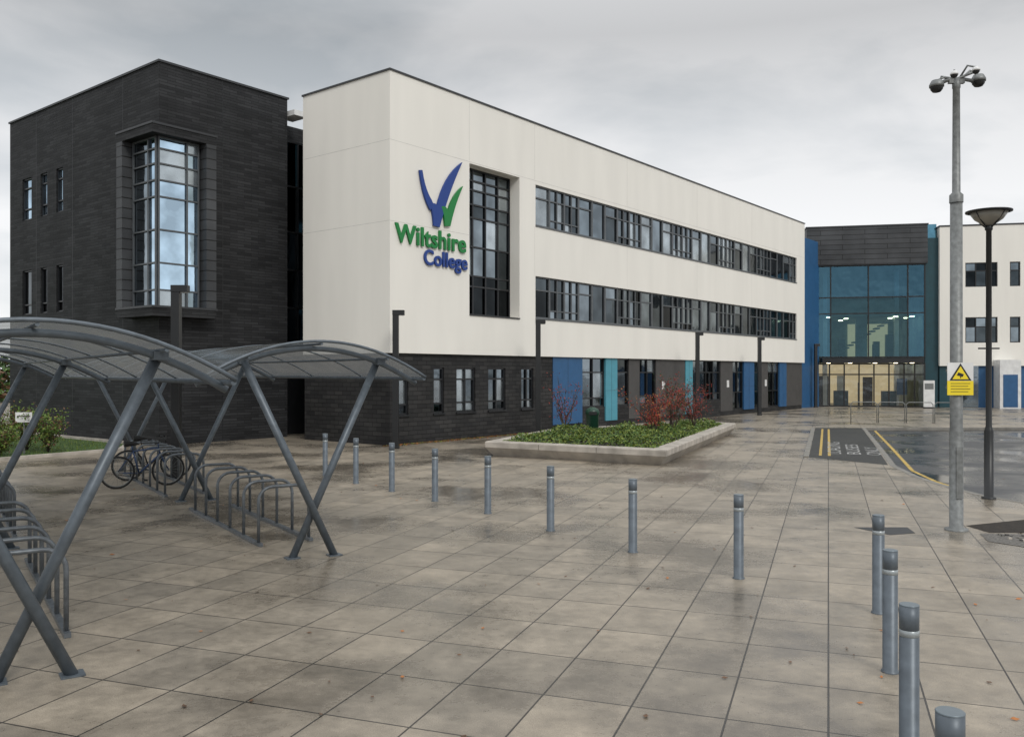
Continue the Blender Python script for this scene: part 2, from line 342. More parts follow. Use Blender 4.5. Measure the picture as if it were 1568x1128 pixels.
# ------------------------------------------------------------ dark brick building
db=empty('dark_brick_building',(-11.81,29.1,0),ANG)
b=MB(); H=12.85
wall(b,FF,0,5.2,0,H,[],M_dark)
lw=[(7.0,7.56),(8.35,8.93),(9.75,10.6)]
wall(b,FL,0,11.8,0,H,[(a,c,z0,z1,.12) for a,c in lw for z0,z1 in ((8.65,10.35),(4.8,6.6))],M_dark)
b.poly([(5.2,0,0),(5.2,3,0),(5.2,3,H),(5.2,0,H)],M_dark); b.poly([(0,11.8,0),(9,11.8,0),(9,11.8,H),(0,11.8,H)],M_dark)
b.box(5.2,16,1.0,11.8,0,12.2,M_dark)
b.build('brick_walls',db)
b=MB(); b.poly([(0,0,H-.02),(5.2,0,H-.02),(5.2,11.8,H-.02),(0,11.8,H-.02)],M_coping)
b.box(-.05,5.25,-.05,.2,H,H+.07,M_coping); b.box(-.05,.2,.2,11.85,H,H+.07,M_coping)
b.box(5.3,5.9,-.3,.6,12.25,12.45,M_whitep); b.build('roof_coping',db)
b=MB()
for x in (2.4,): b.box(x,x+.02,-.003,.01,0,H-.01,M_framed)
for y in (2.4,6.2,9.3): b.box(-.003,.01,y,y+.02,0,H-.01,M_framed)
b.build('movement_joints',db)
b=MB()
for a,c in lw:
    for q,(z0,z1) in enumerate(((8.65,10.35),(4.8,6.6))):
        window(b,FL,a,c,z0,z1,.12,[],[z0+.45,z1-.4] if q==0 else [z0+.4],M_framed,[G_sky] if q==0 else [G_blk,G_dark],.05)
b.build('side_windows',db)
b=MB()
F2=((-.15,-.15),(1,0),(0,1)); F2L=((-.15,-.15),(0,1),(1,0))
rows=[5.2,6.1,7.2,8.3,8.85,9.4,9.9]
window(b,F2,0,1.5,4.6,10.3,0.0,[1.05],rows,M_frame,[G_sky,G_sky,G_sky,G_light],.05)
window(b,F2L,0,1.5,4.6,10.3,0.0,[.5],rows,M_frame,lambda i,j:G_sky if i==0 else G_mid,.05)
b.build('bay_window',db)
b=MB()
for z0,z1 in ((4.3,4.6),(10.3,10.6)):
    b.box(-.55,1.8,-.55,-.001,z0,z1,M_dark); b.box(-.55,-.001,-.001,1.8,z0,z1,M_dark)
    b.box(-.58,1.83,-.58,-.551,z1-.02,z1+.05,M_coping); b.box(-.58,-.551,-.55,1.83,z1-.02,z1+.05,M_coping)
b.box(1.42,1.8,-.55,-.001,4.6,10.3,M_clad); b.box(-.55,-.001,1.42,1.8,4.6,10.3,M_clad)
b.build('bay_surround',db)
b=MB()
FK=((5.2,0.99),(1,0),(0,1))
window(b,FK,0.05,3.2,3.3,11.6,-.02,[.6,1.2,2.0],[5,6.5,8,9.8],M_framed,[G_blk,G_dark,G_dark,G_blue],.07)
b.box(5.25,6.8,.9,.985,0,2.6,M_framed)
b.build('link_glazing',db)
# ------------------------------------------------------------ entrance
eb=empty('glass_entrance_building',(21.95,62.7,0),R(-12))
b=MB()
b.box(-.7,7.4,-.25,9,10.1,12.8,M_clad); b.box(-.75,7.45,-.3,9,12.8,12.9,M_coping)
b.box(-.7,-.1,0,9,0,10.1,M_blue); b.box(7.3,8.16,0.05,9,0,11.9,M_teal); b.box(7.45,8.1,.3,6,11.9,12.9,G_blue)
b.box(-.1,7.3,8,8.2,0,10.1,M_inter); b.box(-.1,7.3,.3,8,6.5,6.75,M_inter); b.box(-.1,7.3,.15,8,3.15,3.5,M_inter)
b.box(-.1,0.0,.2,8,0,10.1,M_inter);b.box(7.2,7.3,.2,8,0,10.1,M_inter)
b.box(0.05,7.2,7.9,7.98,0,3.1,M_warm_glow); b.box(3.4,6.4,7.85,7.95,3.6,6.3,M_warm_glow)
b.box(3.2,4.0,3,3.3,3.5,6.5,M_inter); b.box(0.8,1.1,2.5,2.8,0,10,M_whitep); b.box(5.8,6.1,2.5,2.8,0,10,M_whitep)
b.box(.3,7,-.9,.1,3.12,3.45,M_framed)
for k in range(14): b.box(1.3+k*.3,1.6+k*.3,1.5,2.6,3.6+k*.2,3.7+k*.2,M_frame)
b.box(1.3,5.6,1.45,1.5,6.75,7.7,M_inter)
for x,y,s in ((3.9,5.5,1.1),(5.0,6.0,.9),(5.5,4.0,1.2),(2.2,4.5,1.0),(4.5,3.5,.7)): b.box(x,x+.5*s,y,y+.4,3.51,3.5+1.5*s,M_framed)
b.build('entrance_structure',eb)
b=MB()
FE=((0,0),(1,0),(0,1))
window(b,FE,-.1,7.3,3.5,10.1,0.02,[.98,3.53,6.15],[6.65,7.8],M_framed,lambda i,j:SG2 if (i in (0,3) or j==2) else SG,.08)
window(b,FE,-.1,7.3,0,3.1,0.02,[.9,1.9,2.9,3.9,4.9,5.9,6.6],[2.3],M_framed,[SGc],.09)
b.build('curtain_wall',eb)
b=MB()
for x in (1,2.5,4.2,5.6,6.7):
    for y in (1.2,3,5.5):
        b.box(x-.12,x+.12,y-.12,y+.12,3.08,3.13,M_lampw)
        if random.random()<.6: b.box(x-.14,x+.14,y-.14,y+.14,6.44,6.49,M_lampw)
for x,y in ((2.0,2.0),(5.2,1.4)): b.box(x-.5,x+.5,y,y+.3,.0,1.1,M_teal)
b.box(3.0,3.1,1,1.1,0,1.7,M_frame); b.box(5.9,6.6,2.2,2.3,.8,2.0,M_blue); b.box(.6,1.3,3.2,3.3,0,2.2,M_framed); b.box(3.9,4.6,4.2,4.3,0,2.1,M_bark); b.box(2.2,2.7,5.2,5.3,.9,2.2,M_whitep)
b.build('lobby_fittings',eb)
wb=empty('white_wing_building',(21.95,62.7,0),R(-12))
b=MB(); FW=((8.16,-.3),(1,0),(0,1))
wo=[(1.65,3.7,8.37,10.05,.14),(4.47,5.13,8.37,10.05,.14),(1.65,3.7,4.5,6.27,.14),(4.47,5.13,4.5,6.27,.14),(7,9,8.37,10.05,.14),(7,9,4.5,6.27,.14),(11,14,8.37,10.05,.14),(11,14,4.5,6.27,.14)]
wall(b,FW,0,20,2.9,12.6,wo,M_white)
b.poly([(8.16,-.3,2.9),(8.16,9,2.9),(8.16,9,12.6),(8.16,-.3,12.6)],M_white)
b.box(8.12,28.2,-.34,9,12.6,12.7,M_coping)
b.box(8.2,28.16,.5,9,0,12.5,G_blk)
b.build('wing_walls',wb)
b=MB()
for o in wo:
    n=3 if o[1]-o[0]>1 else 1
    window(b,FW,o[0],o[1],o[2],o[3],.14,[o[0]+(o[1]-o[0])*q/n for q in range(1,n)],[o[2]+1.1],M_framed,[G_blk,G_dark,G_mid],.07)
x=8.2
for wd,mt in ((1.5,M_teal),(1.0,G_mid),(1.2,M_blue),(1.4,M_whitep),(1.6,M_blue),(2.0,G_dark),(1.5,M_cyan),(3,M_plinth),(6.7,M_blue)):
    b.box(x,x+wd,-.1,.2,0.0,2.898,mt); x+=wd+.001
b.box(11.6,12.9,-1.6,-.31,0,3.3,M_whitep); b.box(11.8,12.7,-1.62,-1.605,.1,2.3,M_blue)
b.build('wing_ground_floor',wb)
# ------------------------------------------------------------ ground
b=MB(); b.poly([(-600,-600,-.12),(600,-600,-.12),(600,900,-.12),(-600,900,-.12)],M_asph); b.build('ground')
kerb=[(30,6),(15,12),(9.75,16.1),(9.42,17.4),(9.42,19.1),(9.6,20.6),(10.07,22.8),(12.5,29.6),(15.6,38.4),(60,40)]
b=MB()
outer=[(-80,-30),(60,-30),(60,6)]+kerb+[(60,110),(-80,110)]
b.prism(outer,-.5,0,M_pave); 
b.build('plaza_pavement')
b=MB()
for i in range(len(kerb)-1):
    p=Vector(kerb[i]);q=Vector(kerb[i+1]); d=(q-p).normalized(); nn=Vector((d.y,-d.x))
    L=(q-p).length; ns=max(1,int(L/.9))
    for k in range(ns):
        a=p+d*(L*k/ns+.006); c=p+d*(L*(k+1)/ns-.006)
        b.prism([tuple(a-nn*.14),tuple(a+nn*.01),tuple(c+nn*.01),tuple(c-nn*.14)],-.11,.004,M_kerb)
b.build('road_kerb')
b=MB()
for off in (.4,):
    for i in range(4,8):
        p=Vector(kerb[i]);q=Vector(kerb[i+1]); d=(q-p).normalized(); nn=Vector((d.y,-d.x))
        a=p+nn*off;c=q+nn*off
        b.poly([(*(a-nn*.05),-.116),(*(a+nn*.05),-.116),(*(c+nn*.05),-.116),(*(c-nn*.05),-.116)],M_yline)
b.build('road_marking_lines')
b=MB(); bay=[(13.4,38.4),(8.58,25.1),(9.95,23.0),(12.35,29.65),(15.4,38.3)]
b.poly([(x,y,.004) for x,y in bay],M_setts)
d=(Vector(bay[1])-Vector(bay[0])).normalized(); nn=Vector((-d.y,d.x))
for off in (.3,.55):
    a=Vector(bay[0])+nn*off+d*.8;c=Vector(bay[1])+nn*off-d*.6
    b.poly([(*(a-nn*.04),.008),(*(a+nn*.04),.008),(*(c+nn*.04),.008),(*(c-nn*.04),.008)],M_yline)
a=Vector(bay[0]);c=Vector(bay[1]); b.prism([tuple(a-nn*.16),tuple(a-nn*.01),tuple(c-nn*.01),tuple(c-nn*.16)],.001,.03,M_kerb)
b.build('loading_bay')
rm=empty('road_lettering',(0,0,0),0)
for i,s in enumerate(('LOADING','BUSES','ONLY')):
    text('marking_'+s.lower(),s,rm,(9.5+i*.52+.35,26.0-.2*i,.009),4.6-.9*i,.42,M_wline,0.0,rot=(0,0,R(70)))
b=MB(); b.poly([(7.25,13.9,.004),(7.3,13.3,.004),(12.5,13.0,.004),(10.2,15.2,.004)],M_soil)
b.poly([(7.1,13.2,.005),(6.9,12.6,.005),(8.3,10.6,.005),(14,10,.005),(14,12.8,.005)],M_grav)
for i in range(900):
    x=random.uniform(7.3,11);y=random.uniform(11,13.1)
    if x+ (y-10.6)*.55<8.4: continue
    s=random.uniform(.01,.025); b.box(x-s,x+s,y-s*.8,y+s*.8,.004,.005+s,random.choice([M_kerb,M_greyp,M_conc]))
b.build('planting_bed')
b=MB(); b.poly([(5.7,13.1,.004),(6.15,13.25,.004),(6.25,13.75,.004),(5.4,13.75,.004)],M_blackm); b.build('drain_cover')
b=MB(); gp=[(-14.6,23.6),(-12.3,27.2),(-13.1,29.6),(-21.5,36.2),(-45,70),(-80,70),(-80,24)]
b.poly([(x,y,.005) for x,y in gp],M_grass); b.build('grass')
b=MB()
for i in range(3):
    p=Vector(gp[i]);q=Vector(gp[i+1]);d=(q-p).normalized();nn=Vector((d.y,-d.x))
    b.prism([tuple(p-nn*.01),tuple(p+nn*.14),tuple(q+nn*.14),tuple(q-nn*.01)],.001,.09,M_conc)
b.build('grass_kerb')
# ------------------------------------------------------------ foliage
def leaf(b,p,s,mt,flat=0.0):
    n=Vector((random.gauss(0,1),random.gauss(0,1),random.gauss(0,1)+flat)).normalized()
    u=n.orthogonal().normalized(); u.rotate(Matrix.Rotation(random.random()*6.28,3,n)); v=n.cross(u)
    p=Vector(p); b.poly([p-u*s,p+v*s*.5+n*s*.15,p+u*s,p-v*s*.5+n*s*.15],mt)
def inset(poly,d):
    n=len(poly); out=[]
    for i in range(n):
        p0=Vector(poly[i-1]);p1=Vector(poly[i]);p2=Vector(poly[(i+1)%n])
        e1=(p1-p0).normalized();e2=(p2-p1).normalized()
        n1=Vector((-e1.y,e1.x));n2=Vector((-e2.y,e2.x)); m=(n1+n2); m=m/m.length; k=d/max(.3,m.dot(n1)); out.append(tuple(p1+m*k))
    return out
def inside(p,poly):
    n=len(poly)
    return all((Vector(poly[(i+1)%n])-Vector(poly[i])).cross(Vector(p)-Vector(poly[i]))>0 for i in range(n))
pl=[(-.79,25.5),(4.0,22.6),(8.9,34.6),(7.8,36.3),(1.3,31)]
pe=empty('planter',(0,0,0))
b=MB(); i0=inset(pl,.42); ib=inset(pl,.2); ic=inset(pl,.02); n=5
for i in range(n):
    j=(i+1)%n
    b.poly([(*ib[i],0),(*ib[j],0),(*pl[j],.26),(*pl[i],.26)],M_conc)
    b.poly([(*pl[i],.26),(*pl[j],.26),(*pl[j],.405),(*pl[i],.405)],M_conc)
    b.poly([(*pl[i],.405),(*pl[j],.405),(*ic[j],.43),(*ic[i],.43)],M_conc)
    b.poly([(*ic[i],.43),(*ic[j],.43),(*i0[j],.43),(*i0[i],.43)],M_conc)
    b.poly([(*i0[i],.43),(*i0[j],.43),(*i0[j],.2),(*i0[i],.2)],M_conc)
    p=Vector(pl[i]);q=Vector(pl[j]);L=(q-p).length;d=(q-p)/L;nn=Vector((-d.y,d.x));k=1.8
    while k<L-.8:
        c=p+d*k; a1=c-d*.006; a2=c+d*.006
        b.poly([(*(a1-nn*.003),.26),(*(a2-nn*.003),.26),(*(a2-nn*.003),.405),(*(a1-nn*.003),.405)],M_soil)
        b.poly([(*(a1+nn*.03),.432),(*(a2+nn*.03),.432),(*(a2+nn*.40),.432),(*(a1+nn*.40),.432)],M_soil); k+=1.8
b.build('concrete_rim',pe)
b=MB(); b.poly([(*p,.34) for p in i0],M_soil); b.build('planter_soil',pe)
b=MB(); cnt=0
clumps=[(random.uniform(-1,9),random.uniform(22,37),random.uniform(.3,.8),random.uniform(.08,.30)) for _ in range(170)]
i1=inset(pl,.36)
clumps=[c for c in clumps if inside(c[:2],i0)]
while cnt<16000:
    x=random.uniform(-.8,9);y=random.uniform(22.5,36.5)
    if not inside((x,y),i1): continue
    h=.06
    for cx,cy,cr,ch in clumps:
        d=math.hypot(x-cx,y-cy)
        if d<cr: h=max(h,ch*(1-(d/cr)**2)+.07)
    leaf(b,(x,y,.36+h*random.uniform(.4,1.15)),random.uniform(.03,.06),random.choice([L_green,L_green,L_yel,L_green2,L_yel]),.8); cnt+=1
b.build('ground_cover_plants',pe)
def shrub(name,loc,h,r,leafs,nl,stems=9,ls=.035,low=.25):
    b=MB(); tips=[]
    for i in range(stems):
        a=random.random()*6.28; rr=r*random.uniform(.3,1); hh=h*random.uniform(.7,1)
        p=Vector((0,0,0)); pts=[p.copy()]; dirv=Vector((math.cos(a)*rr,math.sin(a)*rr,hh))
        for k in range(1,6):
            t=k/5; q=Vector((dirv.x*t**1.3,dirv.y*t**1.3,hh*t))+Vector((random.gauss(0,.03*h),random.gauss(0,.03*h),0)); pts.append(q)
        b.sweep(pts,[.013*h*(1-.75*k/5) for k in range(6)],M_bark,5)
        tips+=[pts[k].lerp(pts[k+1],random.random()) for k in range(1,5) for _ in range(2)]
        for k in range(2,6):
            for _ in range(2):
                q=pts[k]+Vector((random.gauss(0,.14*r),random.gauss(0,.14*r),random.uniform(0,.18*h))); b.sweep([pts[k],q],[.005*h,.002*h],M_bark,4); tips+=[q,q]
    for i in range(nl):
        t=random.choice(tips); q=t+Vector((random.gauss(0,.09*r+.03),random.gauss(0,.09*r+.03),random.gauss(0,.06*h)))
        if q.z<low*h: continue
        leaf(b,q,ls*random.uniform(.6,1.3),random.choice(leafs))
    b.build(name,None,loc)
shrub('red_shrub',(1.75,29.0,.34),1.75,.6,[L_red,L_brn],420,8)
shrub('red_shrub',(4.7,29.0,.34),1.35,.9,[L_red,L_red,L_org],1200,9)
shrub('red_shrub',(5.6,30.5,.34),1.75,1.0,[L_red,L_red,L_brn,L_green2],1300,9)
shrub('red_shrub',(6.7,32.0,.34),1.55,.9,[L_red,L_red,L_brn],1100,9)
for (x,y,h) in ((-14.2,26.6,1.15),(-15.2,27.2,1.3),(-15.0,25.4,.8),(-16.6,28.2,1.0),(-15.8,25.8,.9)):
    shrub('green_shrub',(x,y,0),h,.7,[L_yel,L_green,L_green,L_brn],1500,14,.045,.05)
b=MB()
for i in range(11000):
    a=random.random(); x=-75+a*45; y=72+random.gauss(0,1.6); hh=2.6+.8*math.sin(x*.7)+.6*math.sin(x*1.9)
    leaf(b,(x,y,random.random()**.8*hh),random.uniform(.2,.45),random.choice([L_green2,L_green2,L_green,L_brn]))
b.build('distant_hedge')
b=MB()
for i in range(9000):
    x=random.uniform(-22,-12.3);y=random.uniform(23.8,36)
    q=[(-14.6,23.7),(-12.45,27.2),(-13.2,29.5),(-21.5,36.1),(-40,36),(-40,23.7)]
    if not inside((x,y),q): continue
    hgt=random.uniform(.04,.1); a=random.random()*6.28
    b.poly([(x,y,.005),(x+.02*math.cos(a),y+.02*math.sin(a),.005),(x+random.gauss(0,.02),y+random.gauss(0,.02),hgt)],random.choice([L_green,L_yel,L_green2]))
b.build('grass_blades')
b=MB()
for i in range(230):
    d=random.uniform(3.5,24); x=random.uniform(-.62,.62)*d
    if inside((x,d),pl) : continue
    s=random.uniform(.013,.036); a=random.random()*6.28; p=Vector((x,d,.012)); u=Vector((math.cos(a),math.sin(a),random.uniform(-.1,.25)))*s; v=Vector((-math.sin(a),math.cos(a),random.uniform(0,.3)))*s*.6
    b.poly([p-u,p-u*.3+v*.8,p+v,p+u*.5+v*.5,p+u*1.1,p-v*.9],random.choice([L_org,L_brn,L_brn,L_brn,L_brn]))
ca,sa=math.cos(ANG),math.sin(ANG)
for i in range(2600):
    lx=random.uniform(-.3,12); ly=.1-abs(random.gauss(0,.14)); x=-4.06+lx*ca-ly*sa; y=28.9+lx*sa+ly*ca
    leaf(b,(x,y,.02),random.uniform(.02,.05),random.choice([L_org,L_brn,L_brn,L_yel]),2)
b.build('fallen_leaves')
# ------------------------------------------------------------ bollards
M_band=mat('reflective_band',(0.33,0.36,0.37),0.3,.3,var=.1)
M_cap=mat('bollard_cap',(0.15,0.18,0.20),0.35,.3)
def bollard(x,y):
    b=MB(); r=.059
    b.lathe([(r+.012,0),(r+.012,.012),(r,.016),(r,.80),(r-.005,.803)],M_steel,28)
    b.lathe([(r-.004,.80),(r+.001,.803),(r+.001,.84),(r-.004,.843)],M_band,28)
    b.lathe([(r-.005,.842),(r,.845),(r,.993)],M_steel,28)
    b.lathe([(r+.001,.993),(r+.001,.997),(r-.003,1.0),(r-.003,1.0)],M_cap,28)
    b.build('bollard',None,(x,y,0),random.random()*3)
for px,py in ((498,728),(545,740),(600,752),(666,767),(747,786),(843,812),(969,845),(1131,885),(1345,938),(1363,1028)):
    d=3261/(py-570); bollard((px-784)/1331*d,d)
bollard(2.49,5.45); bollard(1.88,3.73)
# ------------------------------------------------------------ column lights
def column_light(x,y,h=4.45,side=1,rot=0):
    b=MB(); b.box(-.095,.095,-.095,.095,0,h-.16,M_blackm); b.box(-.11,.11,-.11,.11,0,.06,M_blackm)
    b.box(-.1,.28,-.1,.1,h-.16+.0005,h,M_blackm)
    b.box(.115,.26,-.07,.07,h-.175,h-.161,M_whitep)
    b.build('column_light',None,(x,y,0),rot,bevel=.008)
for px,d in ((606,28.0),(824,33.0),(1068,43.3),(1163,49.6),(1249,61.0),(270,20.0)):
    column_light((px-784)/1331*d,d)
# ------------------------------------------------------------ cctv pole
ce=empty('cctv_pole',(6.9,13.5,0))
b=MB(); b.lathe([(.17,0),(.17,.03),(.10,.035),(.10,1.55),(.092,1.6),(.088,5.1)],M_galv,28)
b.lathe([(.10,5.08),(.10,5.2),(.06,5.24),(.052,6.85),(.06,6.86),(.06,7.0),(.0,7.01)],M_galv,28)
b.box(-.05,.05,-.108,-.09,.5,1.3,M_galv); b.build('pole',ce)
b=MB()
b.box(-.12,.12,-.03,.03,6.93,6.99,M_galv); b.sweep([(-.28,-.02,6.92),(-.1,0,7.0),(.1,0,7.0),(.34,.05,6.98)],.03,M_galv,8)
b.sweep([(-.22,.05,7.05),(0,0,7.0),(.28,-.1,7.1)],.022,M_galv,8)
for x,y,z in ((-.33,-.05,6.86),(.37,.05,6.98),(-.16,-.25,6.98),(.2,-.2,7.06)):
    big=abs(x)>.3; r=.10 if big else .055
    b.lathe([(.02,r*1.1),(r*.75,r*1.0),(r*1.08,r*.35),(r*1.08,0)],M_galv if big else M_whitep,20,(x,y,z))
    b.lathe([(r*.95,0.004),(r*.9,-r*.35),(r*.6,-r*.75),(.004,-r*.92)],M_blackm,20,(x,y,z))
    b.sweep([(x,y,z+r),(x*.6,y*.5,z+r+.06),(x*.2,0,7.0)],.016,M_galv,6)
b.build('dome_cameras',ce)
b=MB(); b.box(-.20,.20,-.125,-.115,2.1,2.32,M_yellow); b.box(-.20,.20,-.125,-.115,2.321,2.6,M_whitep)
b.poly([(-.17,-.1275,2.325),(.17,-.1275,2.325),(0,-.1275,2.59)],M_blackm); b.poly([(-.125,-.130,2.345),(.125,-.130,2.345),(0,-.130,2.545)],M_yellow)
b.poly([(-.06,-.1325,2.405),(.03,-.1325,2.38),(.05,-.1325,2.42),(-.035,-.1325,2.45)],M_blackm); b.poly([(-.01,-.1325,2.36),(.005,-.1325,2.36),(.01,-.1325,2.39),(-.005,-.1325,2.39)],M_blackm)
for i in range(4): b.box(-.15,.15-.03*(i%2),-.1275,-.1255,2.275-.042*i,2.283-.042*i,M_framed)
b.box(-.11,.11,-.114,.11,2.2,2.24,M_galv); b.box(-.11,.11,-.114,.11,2.46,2.5,M_galv)
b.build('warning_sign',ce)
# ------------------------------------------------------------ street lamp
se=empty('street_lamp',(9.27,16.9,0))
b=MB(); b.lathe([(.13,0),(.13,.03),(.085,.035),(.085,1.3),(.07,1.36),(.055,1.4),(.05,5.2),(.07,5.22),(.07,5.3),(.03,5.32)],M_blackm,24)
b.box(-.2,.2,-.02,.02,2.9,2.93,M_blackm)
for a in range(4):
    t=a*math.pi/2+.4; b.sweep([(.05*math.cos(t),.05*math.sin(t),5.25),(.2*math.cos(t),.2*math.sin(t),5.38),(.36*math.cos(t),.36*math.sin(t),5.56)],.013,M_blackm,6)
b.build('post',se)
b=MB(); b.lathe([(.36,5.55),(.415,5.56),(.415,5.585),(.3,5.60),(.0,5.61)],M_blackm,32); b.build('lamp_hood',se)
M_diff=mat('lamp_diffuser',(0.25,0.235,0.2),0.3)
b=MB(); b.lathe([(.06,5.3),(.12,5.33),(.25,5.42),(.34,5.55)],M_diff,32); b.build('diffuser',se)
# ------------------------------------------------------------ shelters
def roofmat():
    m=bpy.data.materials.new('polycarbonate'); t,n,l=nt(m); n.remove(n['Principled BSDF']); out=n['Material Output']
    tr=n.new('ShaderNodeBsdfTransparent'); tr.inputs[0].default_value=(0.66,0.68,0.69,1)
    df=n.new('ShaderNodeBsdfTranslucent'); df.inputs[0].default_value=(0.35,0.36,0.36,1)
    gl=n.new('ShaderNodeBsdfPrincipled'); gl.inputs['Base Color'].default_value=(0.16,0.17,0.17,1); gl.inputs['Roughness'].default_value=0.2
    tc=n.new('ShaderNodeTexCoord'); no=n.new('ShaderNodeTexNoise'); no.inputs['Scale'].default_value=2.5; no.inputs['Detail'].default_value=6; l.new(tc.outputs['Object'],no.inputs['Vector'])
    mr=n.new('ShaderNodeMapRange'); mr.inputs['From Min'].default_value=.3; mr.inputs['From Max'].default_value=.7; mr.inputs['To Min'].default_value=.3; mr.inputs['To Max'].default_value=.6; l.new(no.outputs['Fac'],mr.inputs['Value'])
    m1=n.new('ShaderNodeMixShader'); l.new(mr.outputs[0],m1.inputs[0]); l.new(tr.outputs[0],m1.inputs[1]); l.new(gl.outputs[0],m1.inputs[2])
    m2=n.new('ShaderNodeMixShader'); m2.inputs[0].default_value=.2; l.new(m1.outputs[0],m2.inputs[1]); l.new(df.outputs[0],m2.inputs[2]); l.new(m2.outputs[0],out.inputs[0])
    return m
M_poly=roofmat()
AX=R(33.9); HS=1.52; LEN=12.6
def az(x): return 2.80-.46*(x/1.5)**2
def shelter(x,y):
    e=empty('cycle_shelter',(x,y,0),AX)
    b=MB()
    for fy in (0,6.1,12.2):
        for s in (-1,1):
            b.sweep([(s*-.27,fy+s*.06,0),(s*.95,fy+s*.06,az(.95)-.02)],.05,M_steel,16)
            b.box(s*-.27-.09,s*-.27+.09,fy+s*.06-.08,fy+s*.06+.08,0.001,.015,M_steel)
        b.sweep([(HS*q/14,fy,az(HS*q/14)-.035) for q in range(-14,15)],.035,M_steel,12)
        for s in (-1,1): b.box(s*.95-.06,s*.95+.06,fy-.09,fy+.09,az(.95)-.06,az(.95)+.012,M_steel)
    b.build('steel_frames',e)
    b=MB()
    for xx in (-1.5,-.95,0,.95,1.5):
        b.sweep([(xx,-.3,az(xx)+.02),(xx,LEN,az(xx)+.02)],.017 if abs(xx)<1.4 else .024,M_steel,8)
    yy=-.3
    k=0
    while yy<=LEN+.01:
        b.sweep([(HS*q/14,yy,az(HS*q/14)+.055) for q in range(-14,15)],.022 if k in (0,6) else .013,M_steel,6); yy+=2.15; k+=1
    b.build('purlins',e)
    b=MB(); N=20
    for q in range(N):
        x0=-HS+2*HS*q/N; x1=-HS+2*HS*(q+1)/N
        b.poly([(x0,-.32,az(x0)+.06),(x1,-.32,az(x1)+.06),(x1,LEN,az(x1)+.06),(x0,LEN,az(x0)+.06)],M_poly,True)
    b.build('curved_roof',e)
    def rack(y0,y1):
        b=MB(); 
        for s in (-1,1): b.box(s*.37-.03,s*.37+.03,y0-.1,y1+.1,.002,.045,M_rackm)
        yy=y0
        while yy<=y1+.01:
            pts=[(-.37,yy,.03),(-.37,yy,.62)]
            for a in range(1,7):
                t=math.pi-a*math.pi/12; pts.append((-.17+.2*math.cos(t),yy,.62+.2*math.sin(t)))
            for a in range(0,7):
                t=math.pi/2-a*math.pi/12; pts.append((.17+.2*math.cos(t),yy,.62+.2*math.sin(t)))
            pts.append((.37,yy,.03)); b.sweep(pts,.024,M_rackm,8); yy+=.7
        b.build('cycle_rack',None,(x,y,0),AX)
    rack(1.15,4.9); rack(7.0,11.2)
shelter(-3.82,6.94); shelter(-2.64,11.56)
# ------------------------------------------------------------ bicycles
def bicycle(x,y,rot,fm,tilt=.08):
    b=MB(); rw=.33
    for cx in (0,1.03):
        b.sweep([(cx+rw*math.cos(t*math.pi/16),0,.345+rw*math.sin(t*math.pi/16)) for t in range(32)],.02,M_tyre,8,closed=True)
        b.sweep([(cx+(rw-.03)*math.cos(t*math.pi/16),0,.345+(rw-.03)*math.sin(t*math.pi/16)) for t in range(32)],.01,M_galv,6,closed=True)
        b.sweep([(cx,-.05,.345),(cx,.05,.345)],.025,M_galv,8)
        for k in range(16):
            t=k*math.pi/8; b.sweep([(cx,random.choice([-.02,.02]),.345),(cx+(rw-.03)*math.cos(t),0,.345+(rw-.03)*math.sin(t))],.0025,M_galv,3)
    hub=(0,0,.345); bb=(.43,0,.30); st=(.30,0,.78); hd=(.82,0,.83); hd2=(.85,0,.70); fr=(1.03,0,.345)
    for a,c,r in ((hub,bb,.011),(hub,st,.01),(bb,st,.017),(st,hd,.016),(bb,hd2,.019),(hd,hd2,.02),(st,(.27,0,.92),.013),(hd,(.80,0,.96),.013)): b.sweep([a,c],r,fm,8)
    for s in (-.05,.05): b.sweep([(hd2[0],s*.6,hd2[2]),(.92,s,.55),(fr[0],s,fr[2])],.011,fm,6)
    b.sweep([(.74,-.28,.98),(.80,-.12,.98),(.80,.12,.98),(.74,.28,.98)],.012,M_blackm,6)
    for s in (-1,1): b.sweep([(.74,s*.28,.98),(.66,s*.29,.97)],.017,M_tyre,6)
    b.sweep([(.12,0,.945),(.22,0,.95),(.36,0,.94),(.42,0,.93)],[.07,.06,.03,.015],M_tyre,8)
    b.sweep([(bb[0],-.07,bb[2]),(bb[0],.07,bb[2])],.03,M_blackm,8); b.sweep([(bb[0],-.08,bb[2]),(.53,-.08,.17)],.01,M_galv,6); b.sweep([(bb[0],.08,bb[2]),(.33,.08,.43)],.01,M_galv,6)
    b.box(.49,.57,-.16,-.08,.155,.18,M_blackm); b.box(.29,.37,.08,.16,.42,.445,M_blackm)
    b.sweep([(.0,-.04,.385),(.43,-.04,.395)],.006,M_blackm,4); b.sweep([(.0,-.04,.305),(.43,-.04,.21)],.006,M_blackm,4)
    o=b.build('bicycle',None,(x,y,0),rot); o.rotation_euler=(tilt,0,rot)
M_bk1=mat('bike_frame_blue',(0.03,0.06,0.14),.35,.2); M_bk2=mat('bike_frame_black',(0.02,0.02,0.022),.35)
def sh(lx,ly): 
    c,s=math.cos(AX),math.sin(AX); return (-2.64+lx*c-ly*s, 11.56+lx*s+ly*c)
p=sh(-.95,8.75); bicycle(p[0],p[1],AX+.05,M_bk1)
p=sh(-.5,10.1); bicycle(p[0],p[1],AX-.04,M_bk2,-.06)
